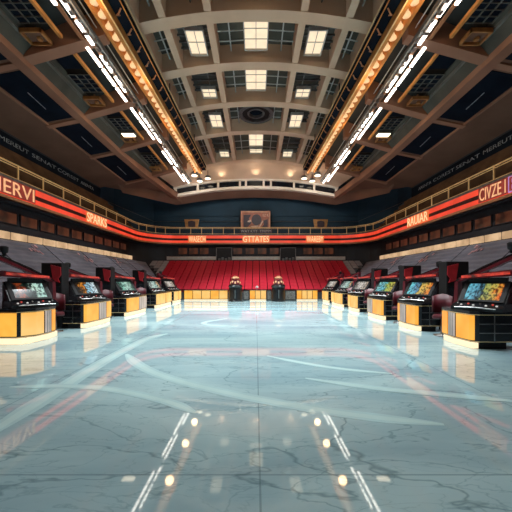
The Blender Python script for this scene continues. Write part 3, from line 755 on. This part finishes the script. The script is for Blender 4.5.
# ------------------------------------------------------------------ golden trusses and lighting catwalks
for s in (-1, 1):
    side = 'left' if s < 0 else 'right'
    X0, X1 = (6.68, 6.15) if s < 0 else (6.55, 5.85)
    Y0, Y1 = 4.0, 32.0; ZT = EYE+11.5
    xx = lambda y: s*(X0+(X1-X0)*(y-12)/(Y1-12))
    t = thing('lighting_truss', 'orange steel truss with a row of amber lamps along the %s of the vault' % side, 'lighting truss')
    b = MB()
    b.bar((xx(Y0)-s*.0+s*.30, Y0, ZT+.12), (xx(Y1)+s*.30, Y1, ZT+.12), .14, .34)
    b.bar((xx(Y0)-s*.30, Y0, ZT+.05), (xx(Y1)-s*.30, Y1, ZT+.05), .24, .40)
    b.bar((xx(Y0), Y0, ZT+.36), (xx(Y1), Y1, ZT+.36), .62, .06)
    b.build('channel', M['orange_steel'], t)
    fl = MB()
    fl.bar((xx(Y0)-s*.42, Y0, ZT-.18), (xx(Y1)-s*.42, Y1, ZT-.18), .06, .05)
    fl.build('edge_strip', M['gold'], t)
    k = 0; y = Y0+.4
    while y < Y1-.1:
        lp = MB().lathe([(.06, .30), (.10, .16), (.165, .06), (.17, -.01), (.12, -.04)], (0, 0, 0), 10)
        o = lp.build('lamp', M['bulb'], t, True) if k == 0 else copy_of(lamp0, t)
        if k == 0: lamp0 = o
        o.location = (xx(y)+s*.06, y, ZT+.02); k += 1; y += .62
    hg = MB()
    for y in (7, 11.5, 16, 20, 24, 28.5, 31.5): hg.bar((xx(y), y, ZT+.38), (xx(y)-s*.0, y, EYE+12.95), .06, .06)
    hg.build('hanger', M['copper'], t)
    # dark cable beam beside it, towards the hall centre
    cb = thing('cable_beam', 'black cable beam with orange edge pipes along the inner side of the %s truss' % side, 'beam')
    c = MB(); c.bar((xx(Y0)-s*.72, Y0, ZT+.42), (xx(Y1)-s*.62, Y1, ZT+.42), .42, .46); c.build('beam', M['navy'], cb)
    MB().tube([(xx(Y0)-s*.98, Y0, ZT+.25), (xx(Y1)-s*.84, Y1, ZT+.25)], .03, 6).build('edge_pipe', M['orange_steel'], cb)
    MB().tube([(xx(Y0)-s*1.02, Y0, ZT+.62), (xx(Y1)-s*.88, Y1, ZT+.62)], .025, 6).build('edge_pipe', M['gold'], cb)
    y = Y0+.5; i = 0
    while y < Y1-.5:
        xm = xx(y)-s*.70
        MB().tube([(xm-s*.15, y, ZT+.2), (xm, y+.1, ZT+.05), (xm+s*.13, y+.22, ZT+.08), (xm+s*.05, y+.35, ZT+.2)], .035, 6).build('cable_loop', M['copper'], cb); y += 1.05
    hg = MB()
    for y in (6, 13, 20, 27): hg.bar((xx(y)-s*.72, y, ZT+.6), (xx(y)-s*.72, y, EYE+13.1), .06, .06)
    hg.build('hanger', M['black_matte'], cb)
    # catwalk with fluorescent tubes
    cw = thing('lighting_catwalk', 'steel catwalk carrying two lines of white tubes along the %s ceiling' % side, 'catwalk')
    ZC = EYE+11.0; XC = s*7.85
    fr = MB()
    for dx in (.36, .52, -.18): fr.bar((XC-s*dx, 3, ZC+.18), (XC-s*dx, 34.0, ZC+.18), .07, .12)
    y = 3.4
    while y < 34: fr.bar((XC-s*.54, y, ZC+.24), (XC+s*.25, y, ZC+.24), .06, .06); y += 1.5
    fr.build('frame', M['greymetal'], cw)
    dk = MB(); y = 3.6
    while y < 33: dk.box(XC-s*.50, XC-s*.30, y, y+1.1, ZC+.25, ZC+.28); y += 1.5
    dk.build('deck_plate', M['black_matte'], cw)
    MB().tube([(XC-s*.5, 3, ZC+.62), (XC-s*.5, 34, ZC+.62)], .03, 6).build('guard_pipe', M['pale'], cw)
    MB().tube([(XC-s*.46, 3, ZC+.08), (XC-s*.46, 34, ZC+.08)], .04, 6).build('conduit', M['pale'], cw)
    tr = MB(); tr.bar((XC+s*.15, 3, ZC+.09), (XC+s*.15, 34, ZC+.09), .16, .05); tr.bar((XC-s*.22, 3, ZC+.09), (XC-s*.22, 34, ZC+.09), .16, .05)
    tr.build('tube_tray', M['copper'], cw)
    rr = random.Random(3); y = 4.2; k = 0
    while y < 33:
        L = 1.3
        for j, dx in enumerate((.15, -.22)):
            yy = y+(.55 if j else 0)
            if (k*2+j) % 7 == 3: continue
            MB().box(XC+s*dx-.075, XC+s*dx+.075, yy, yy+L, ZC-.03, ZC+.06, .02).build('fluorescent_tube', M['tube'], cw)
        k += 1; y += 1.5 if k % 3 else 2.0
    rb = random.Random(9)
    for k in range(46):    # projectors and clamps hung along the catwalk
        y = 9+k*.52; x = XC-s*rb.uniform(.30, .46); w = rb.uniform(.06, .12)
        MB().box(x-w, x+w, y, y+rb.uniform(.12, .3), ZC-rb.uniform(.0, .18), ZC+.2, .02).build('clamp', M['chrome'], cw)
    hg = MB()
    for y in (4, 9.9, 14.1, 19, 23.9, 30.2): hg.bar((XC-s*.1, y, ZC+.2), (XC-s*.1, y, EYE+12.0), .06, .06)
    hg.build('hanger', M['greymetal'], cw)

# round floodlights hung at the far ends of the trusses
for s in (-1, 1):
    side = 'left' if s < 0 else 'right'
    for x, y, z, lab in ((6.88, 33.5, 11.65, 'outermost of three'), (6.75, 36.0, 11.85, 'middle of three'), (5.75, 35.8, 12.1, 'innermost of three')):
        t = thing('round_floodlight', 'round warm floodlight at the far end of the %s truss, %s' % (side, lab), 'floodlight', (s*x, y, EYE+z))
        hs = MB().lathe([(.34, .02), (.38, .12), (.30, .30), (.12, .38)], (0, 0, 0), 18).build('housing', M['greymetal'], t, True)
        MB().lathe([(.33, -.03), (.34, .03)], (0, 0, 0), 18).build('lens', M['flood'], hs)
        MB().box(-.03, .03, -.03, .03, .36, .46 if y < 34 else .95).build('bracket', M['greymetal'], t)

# ------------------------------------------------------------------ gaming counters
def counter(xa, depth, y0, y1, s, lab, panels, near_amber=False, chamf=.16):
    """counter whose aisle face is at |x| = xa, running back from y0 to y1; s = -1 left, +1 right"""
    t = thing('gaming_counter', lab, 'counter', (s*(xa+depth/2), (y0+y1)/2, 0))
    h, w = (y1-y0)/2, depth/2
    # local plan, aisle at u = -w (towards the hall centre); mirrored by s
    def P(u, v): return (s*u, v)
    bow = .07
    plan = [(-w+chamf, -h), (-w, -h+chamf), (-w-bow, 0), (-w, h-chamf), (-w+chamf, h), (w, h), (w, -h)]
    def inset(d): return [(u*(1-d/w), v*(1-d/h)) for u, v in plan]
    MB().prism([P(u, v) for u, v in inset(.10)], 0, .20, 'z').build('plinth', M['black_matte'], t)
    MB().prism([P(u, v) for u, v in plan], .20, 1.02, 'z').build('body', M['black'], t)
    MB().prism([P(u*1.03, v*1.02) for u, v in plan], 1.02, 1.10, 'z').build('countertop', M['black'], t)
    # warm light strip under the aisle face
    MB().prism([P(u, v) for u, v in ((-w+.05, -h+.1), (-w+.03, -h+chamf), (-w-bow+.03, 0), (-w+.03, h-chamf), (-w+.07, h-.1), (-w+.2, h-.1), (-w+.2, -h+.1))], .015, .185, 'z').build('plinth_light', M['plinth'], t)
    # backlit panels on the aisle face: list of (v0, v1, kind)
    for a, b, kind in panels:
        va, vb = -h+.06+(2*h-.12)*a, -h+.06+(2*h-.12)*b
        def uface(v):
            av = abs(v)
            if av > h-chamf: return -w+(av-(h-chamf))
            return -w-bow*(1-av/(h-chamf))
        ks = [va+.02]+[b_ for b_ in (-(h-chamf), 0, h-chamf) if va+.03 < b_ < vb-.03]+[vb-.02]
        q = [(uface(v)-.025, v) for v in ks]+[(uface(v)+.015, v) for v in reversed(ks)]
        pnl = MB().prism([P(u, v) for u, v in q], .255, .975, 'z').build({'a': 'amber_panel', 'p': 'amber_panel', 'w': 'pale_panel'}[kind], M[{'a': 'amber', 'p': 'amber_pale', 'w': 'white_panel'}[kind]], t)
        if kind == 'w':
            st = MB()
            for k in range(3):
                v = va+(vb-va)*(k+1)/4; st.prism([P(uface(v)-.032, v-.012), P(uface(v)-.032, v+.012), P(uface(v)-.02, v+.012), P(uface(v)-.02, v-.012)], .26, .97, 'z')
            st.build('panel_rib', M['chrome'], pnl)
    tr = MB()
    tr.prism([P(u*1.012, v*1.006) for u, v in plan], .985, 1.005, 'z'); tr.prism([P(u*1.012, v*1.006) for u, v in plan], .212, .232, 'z')
    tr.build('metal_trim', M['gold'], t)
    if near_amber:
        for a, b in ((-.98, -.02), (.02, .98)):
            u0, u1 = -w+chamf-.02, w-.05; ua = u0+(u1-u0)*(a+1)/2; ub = u0+(u1-u0)*(b+1)/2
            mm = MB().box(s*ua, s*ub, -h-.025, -h+.02, .255, .975); mm.build('amber_panel', M['amber'], t)
        MB().box(s*(-w+.15), s*(w-.05), -h-.02, -h+.2, .015, .185).build('plinth_light', M['plinth'], t)
    else:
        e = MB()    # shelf lines on the black end
        for z in (.46, .72): e.box(s*(-w+chamf), s*(w-.02), -h-.012, -h+.01, z, z+.022)
        e.box(s*.02, s*.045, -h-.010, -h+.01, .22, 1.0)
        e.build('end_trim', M['chrome'], t)
    return t

def console(x, y, s, lab, smat, big=1.0, yaw=58):
    """game console standing on a counter: control deck, tilted screen, red lit canopy, sloping hood"""
    t = thing('gaming_console', lab, 'game machine', (x, y, 1.10), math.radians(yaw)*(1 if s < 0 else -1))
    k = 1 if s < 0 else -1
    X = lambda u: k*u
    dk_ = MB().prism([(-.42, 0), (-.42, .10), (-.12, .22), (.40, .22), (.40, 0)], -.66, .66, 'x').build('control_deck', M['black'], t)
    bt = [(-.48, 0), (-.36, 1), (-.22, 0), (-.05, 2), (.10, 0), (.26, 1), (.42, 0), (.54, 2)]
    for i, (u, c) in enumerate(bt):
        b = MB().lathe([(.03, 0), (.03, .02), (.02, .03)], (0, 0, 0), 10)
        o = b.build('button', (M['dot'], M['neon_red'], M['chrome'])[c], dk_); o.location = (X(u), -.27+(.05 if i % 2 else -.03), .16+(.02 if i % 2 else -.015)); o.rotation_euler = (.38, 0, 0)
    MB().tube([(X(-.5), -.44, .08), (X(0), -.47, .1), (X(.55), -.44, .08)], .02, 6).build('deck_rail', M['chrome'], t)
    # housing: wedge with the screen on the sloped front
    fy0, fz0, fy1, fz1 = -.12, .22, .44, .84
    hs_ = MB().prism([(fy0, fz0), (fy1, fz1), (.50, .84), (.50, .22)], -.62, .62, 'x').build('housing', M['black'], t)
    d = Vector((0, fy1-fy0, fz1-fz0)); Ls = d.length; d.normalize(); nn = Vector((0, -d.z, d.y))
    base = Vector((0, fy0, fz0))
    def slab(u0, u1, a0, a1, h0, h1):
        vs = []
        for h in (h0, h1):
            for a in (a0, a1):
                for u in (u0, u1): vs.append((base+d*a+nn*h+Vector((u, 0, 0)))[:])
        return MB().add(vs, [(0, 1, 3, 2), (4, 6, 7, 5), (0, 4, 5, 1), (2, 3, 7, 6), (0, 2, 6, 4), (1, 5, 7, 3)])
    bz = MB()
    for a in ((-.58, .58, .02, .09), (-.58, .58, Ls-.09, Ls-.01), (-.58, -.46, .09, Ls-.09), (.46, .58, .09, Ls-.09)):
        q = slab(a[0], a[1], a[2], a[3], 0, .04); bz.add(q.v, q.f)
    bz.build('bezel', M['black_matte'], hs_)
    slab(-.46, .46, .09, Ls-.09, .002, .02).build('screen', smat, hs_)
    # canopy above
    cp_ = MB().prism([(X(-.70), 1.02), (X(.70), .92), (X(.72), .98), (X(.2), 1.10), (X(-.68), 1.20)], .20, .58, 'y').build('canopy', M['maroon'], t)
    MB().bar((X(-.62), .18, 1.11), (X(.62), .18, 1.0), .05, .085).build('canopy_light', M['neon_red'], cp_)
    MB().box(-.5, .5, .36, .48, .83, .97).build('canopy_neck', M['black_matte'], cp_)
    # sloping hood: high on the near side, low at the far side
    hz = 1.45*big+.05
    pts = [(X(-.80*big), hz), (X(.95), .86), (X(.95), .80), (X(-.80*big), hz-.14)]
    hd_ = MB().prism(pts, .60, .84, 'y').build('hood', M['maroon'], t)
    r = MB()
    for yy in (.61, .72, .83): r.tube([(X(-.82*big), yy, hz+.03), (X(.2), yy, .86+(hz-.86)*.46), (X(.98), yy, .87)], .022, 6)
    r.build('hood_rail', M['black'], hd_)
    MB().prism([(X(.88), .86), (X(.98), .84), (X(1.02), .0), (X(.90), .0)], .52, .82, 'y').build('side_wing', M['maroon'], t)
    MB().prism([(X(-.80*big), hz-.14), (X(-.70*big), hz-.16), (X(-.66), .0), (X(-.76), .0)], .61, .83, 'y').build('side_wing', M['maroon'], t)
    sp = MB().lathe([(.05, 0), (.06, .1), (.11, .12), (.13, .3), (.07, .34)], (X(-.5), .72, hz-.16), 12)
    sp.build('spotlight', M['black_matte'], t, True)
    return t

def upright(x, y, s, lab):
    t = thing('upright_cabinet', lab, 'cabinet', (x, y, 0))
    MB().box(-.42, .42, -.20, .30, .06, 2.70, .03).build('body', M['black_matte'], t)
    MB().box(-.36, .36, -.15, .25, 0, .06).build('base', M['greymetal'], t)
    a = -s   # aisle side
    pr = [(a*.0, 2.62), (a*.40, 2.52), (a*.41, 2.2), (a*.30, 2.05), (a*.36, 1.9), (a*.1, 1.98), (a*.05, 2.3)]
    MB().prism(pr, -.25, -.20, 'y').build('red_emblem', M['red_gloss'], t)['label'] = 'red emblem'
    MB().box(-.36, .36, -.23, -.20, 1.2, 1.75, .01).build('dark_screen', M['glass_dark'], t)
    return t

def chair(x, y, s, lab, rz):
    t = thing('gaming_chair', lab, 'chair', (x, y, 0), rz)
    MB().lathe([(.27, 0), (.27, .03), (.05, .07), (.04, .62)], (0, 0, 0), 18).build('pedestal', M['chrome'], t, True)
    MB().box(-.29, .29, -.29, .27, .62, .76, .05).build('seat', M['chair_red'], t)
    m = MB(); n = 10; vs = []
    for i in range(n+1):
        a = -1.0+2.0*i/n; xx_, yy_ = .36*math.sin(a), .42*math.cos(a)-.13
        for r_, z in ((0, .80), (.02, 1.50), (.09, 1.50), (.08, .80)): vs.append((xx_*(1+r_), yy_+r_+(.08 if z > 1 else 0), z-(.10*abs(a) if z > 1 else 0)))
    fs = []
    for i in range(n):
        for k in range(4): fs.append((i*4+k, i*4+(k+1) % 4, i*4+4+(k+1) % 4, i*4+4+k))
    fs += [(0, 1, 2, 3), tuple(n*4+k for k in (3, 2, 1, 0))]
    m.add(vs, fs).build('backrest', M['chair_red'], t, True)
    MB().bar((0, .20, .66), (0, .36, .86), .12, .05).build('back_bracket', M['black_matte'], t)
    MB().bar((-.28, .0, .80), (-.28, .24, .84), .05, .05).build('armrest', M['black'], t)
    MB().bar((.28, .0, .80), (.28, .24, .84), .05, .05).build('armrest', M['black'], t)

ordn = ['nearest the camera', 'second from the camera', 'third from the camera', 'fourth from the camera', 'fifth from the camera', 'sixth from the camera']
A3 = [(0, .42, 'a'), (.44, .73, 'w'), (.75, 1, 'a')]
LEFT = [  # y0, y1, panels, console y, screen
    (9.25, 10.85, [(.0, .40, 'p'), (.42, .64, 'w'), (.66, 1, 'a')], 10.1, 0, True),
    (12.3, 14.7, A3, 13.5, 1, False),
    (16.4, 19.4, [(0, .49, 'a'), (.51, 1, 'w')], 17.6, 2, False),
    (21.3, 25.1, [(0, .48, 'p'), (.52, 1, 'p')], 22.5, 3, False),
    (25.9, 28.3, [(0, .45, 'p'), (.5, 1, 'p')], 26.6, 4, False)]
RIGHT = [
    (8.6, 10.2, [(0, .42, 'a'), (.44, .68, 'w'), (.70, 1, 'a')], 9.0, 5, False),
    (11.6, 13.35, [(0, .42, 'a'), (.45, .8, 'w'), (.82, 1, 'a')], 12.55, 6, False),
    (14.8, 16.95, [(0, .5, 'a'), (.53, 1, 'w')], 15.9, 7, False),
    (18.6, 20.5, [(0, .48, 'p'), (.52, 1, 'p')], 19.6, 4, False),
    (21.9, 25.0, [(0, .55, 'p'), (.6, 1, 'p')], 22.8, 3, False),
    (26.2, 28.4, [(0, .45, 'p'), (.5, 1, 'p')], 27.2, 4, False)]
XL, XR, DEP = 7.05, 6.25, .86
for i, (y0, y1, pn, yc, sm, na) in enumerate(LEFT):
    counter(XL, 1.9 if i == 0 else DEP, y0, y1, -1, 'black gaming counter with glowing amber panels, %s in the left row' % ordn[i], pn, na, .34 if i == 0 else .14)
    scr = ['dark green and white', 'orange and pale blue', 'mint green', 'pale mint and peach', 'small whitish'][i]
    console(-(XL+.52), yc, -1, 'game machine with %s screen on the left counter %s' % (scr, ordn[i]), SCREENS[sm], 1.25 if i == 0 else 1.0)
for i, (y0, y1, pn, yc, sm, na) in enumerate(RIGHT):
    counter(XR, DEP+.25 if i == 0 else DEP, y0, y1, 1, 'black gaming counter with glowing amber panels, %s in the right row' % ordn[i], pn)
    scr = ['blue, yellow and orange', 'cyan and orange', 'cyan and lime', 'whitish', 'pale mint', 'small whitish'][i]
    console(XR+.52, yc, 1, 'game machine with %s screen on the right counter %s' % (scr, ordn[i]), SCREENS[sm], 1.25 if i == 0 else 1.0)
for i, y in enumerate((12.45, 16.6, 21.5)):
    upright(-8.36, y, -1, 'tall black cabinet with red emblem behind the left counter %s' % ordn[i+1])
for i, y in enumerate((11.45, 14.7, 18.35)):
    upright(7.57, y, 1, 'tall black cabinet with red emblem behind the right counter %s' % ordn[i+1])
for i, y in enumerate((11.6, 15.6, 20.4)):
    chair(-7.75, y, -1, 'red swivel chair in the gap after the left counter %s' % ordn[i], .6)
for i, y in enumerate((10.9, 14.1, 17.8, 21.2)):
    chair(6.68, y-.12, 1, 'red swivel chair in the gap after the right counter %s' % ordn[i], -.6)

# ------------------------------------------------------------------ far counters and pedestals
def far_counter(xa, xb, n, lab):
    t = thing('far_counter', lab, 'counter', ((xa+xb)/2, 29.2, 0)); w = (xb-xa)/2
    MB().box(-w, w, 0, .8, .12, 1.0).build('body', M['black'], t)
    MB().box(-w+.05, w-.05, .06, .75, 0, .12).build('plinth', M['black_matte'], t)
    MB().box(-w+.02, w-.02, -.01, .06, .01, .11).build('plinth_light', M['plinth'], t)
    MB().box(-w-.03, w+.03, -.05, .85, 1.0, 1.06, .015).build('countertop', M['black'], t)
    for k in range(n):
        a = -w+2*w*k/n; MB().box(a+.03, a+2*w/n-.03, -.025, .01, .17, .96).build('amber_panel', M['amber_pale'] if k % 3 else M['amber'], t)
    MB().box(-w, w, -.012, 0, .965, .995).build('metal_trim', M['gold'], t)
far_counter(-7.0, -2.75, 5, 'far counter with five amber panels, left end of the hall')
far_counter(-.62, 1.0, 3, 'short far counter with amber panels at the centre, between the pedestals')
far_counter(3.95, 6.0, 4, 'far counter with amber panels, right of the right hand pedestal')
for xa, xb, lab in ((-1.25, -.7, 'speckled grey cabinet right of the left pedestal'), (1.08, 1.5, 'narrow speckled grey cabinet left of the right pedestal'), (2.85, 3.86, 'wide speckled grey cabinet right of the right pedestal')):
    t = thing('equipment_cabinet', lab, 'cabinet', ((xa+xb)/2, 29.25, 0)); w = (xb-xa)/2
    MB().box(-w, w, 0, .7, 0, 1.0, .02).build('body', M['black_matte'], t)
    MB().box(-w+.04, w-.04, -.03, 0, .1, .92).build('front_panel', M['speckle'], t)
    MB().box(-.06, .06, -.05, -.03, .8, .84).build('handle', M['chrome'], t)
for x, lab in ((-1.93, 'black pedestal with golden crowned top, left of the hall centre line'), (2.1, 'black pedestal with golden crowned top, right of the hall centre line')):
    t = thing('pedestal', lab, 'pedestal', (x, 28.2, 0))
    MB().lathe([(.70, 0), (.70, .10), (.64, .14), (.62, 1.3), (.68, 1.4), (.62, 1.52), (.46, 1.60)], (0, 0, 0), 20).build('body', M['black'], t)
    MB().lathe([(.45, 1.58), (.47, 1.78), (.40, 1.92), (.46, 2.0), (.34, 2.06)], (0, 0, 0), 16).build('neck', M['maroon'], t)
    for k in range(5):
        a = PI+PI*(k+.5)/5; b = MB().lathe([(.05, 0), (.09, .05), (.07, .16), (.03, .2)], (.42*math.cos(a), .42*math.sin(a), 1.66+.09*(k % 2)), 8)
        b.build('gold_finial', M['bulb'], t)
    MB().lathe([(.34, 2.06), (.40, 2.16), (.3, 2.28), (.06, 2.40)], (0, 0, 0), 12).build('crown', M['copper'], t)
    MB().box(-.03, .03, -.66, -.6, .3, 1.1).build('front_trim', M['chrome'], t)
t = thing('counter_lamp', 'small white lamp on the short central far counter', 'lamp', (.1, 29.5, 1.06))
MB().lathe([(.10, 0), (.1, .03), (.03, .05), (.03, .16)], (0, 0, 0), 10).build('lamp_base', M['chrome'], t)
MB().lathe([(.13, .16), (.16, .26), (.05, .38)], (0, 0, 0), 12).build('lamp_shade', M['dot'], t)

# ------------------------------------------------------------------ lights of the hall, plus added fill spots
def spot(name, loc, target, power, size, col, radius=.25, blend=.6):
    l = bpy.data.lights.new(name, 'SPOT'); l.energy = power; l.spot_size = math.radians(size); l.spot_blend = blend
    l.color = col; l.shadow_soft_size = radius
    o = bpy.data.objects.new(name, l); COL.objects.link(o); o.location = loc
    o.rotation_euler = (Vector(target)-Vector(loc)).to_track_quat('-Z', 'Y').to_euler()
    return o
def point(name, loc, power, col, r=.2):
    l = bpy.data.lights.new(name, 'POINT'); l.energy = power; l.color = col; l.shadow_soft_size = r
    o = bpy.data.objects.new(name, l); COL.objects.link(o); o.location = loc; return o
for s in (-1, 1):
    for y, p in ((7, 1900), (13, 4600), (19, 6000), (25, 5600)):
        spot('truss_spot', (s*5.0, y, EYE+11.0), (s*1.0, y+1.0, 0), p, 80, (.88, .97, 1.0))
    for y in (8, 14, 20, 26):       # added fill spots that brighten the covered stands
        spot('stand_fill', (s*7.2, y+2, EYE+10.2), (s*11.6, y+2, 2.5), 1150, 70, (.90, .93, 1.0))
    for y in (12, 19, 26, 33):      # fill spots added to lift the railing and upper stands
        spot('rail_fill', (s*7.2, y-1, EYE+10.2), (s*14.2, y+1, 8.6), 420, 60, (1, .80, .52))
    for y in (7, 12, 17, 22, 27, 31):   # glow of the amber truss lamps
        point('truss_glow', (s*6.35, y, EYE+10.7), 45, (1, .62, .30), .3)
for x in (-6, 0, 6):
    spot('bank_fill', (x*.8, 25.0, EYE+9.5), (x, 34.2, 2.5), 800, 80, (1, .93, .9))  # added fill, no fixture: brightens the red seat bank
    spot('wall_fill', (x, 33.0, EYE+9.8), (x*1.6, 41, 11.2), 260, 100, (.9, .95, 1))  # added fill lifting the dark blue rear wall
    spot('ring_spot', (x, 30.5, EYE+10.6), (x*1.1, 37.3, EYE+11.5), 520, 75, (1, .95, .86))
for x in (-4.2, 0, 4.2):            # uplights of the cove
    spot('cove_uplight', (x, 36.6, zr(x)+1.35), (x*.95, 35.0, zr(x)+3.2), 55, 150, (1, .84, .62), .3)

w = bpy.data.worlds.new('World'); SC.world = w; w.use_nodes = True
w.node_tree.nodes['Background'].inputs['Color'].default_value = (.20, .19, .19, 1)
w.node_tree.nodes['Background'].inputs['Strength'].default_value = .12

# ------------------------------------------------------------------ camera
cam = bpy.data.cameras.new('Camera'); co = bpy.data.objects.new('Camera', cam); COL.objects.link(co)
co.location = (0, 0, EYE); co.rotation_euler = (PI/2, 0, 0)
cam.sensor_width = 36; cam.lens = 300/512*36; cam.shift_y = 24/512; cam.clip_end = 200
SC.camera = co
SC.view_settings.view_transform = 'Standard'; SC.view_settings.look = 'None'
SC.view_settings.gamma = 1; SC.view_settings.use_curve_mapping = False
SC.view_settings.exposure = 0.0
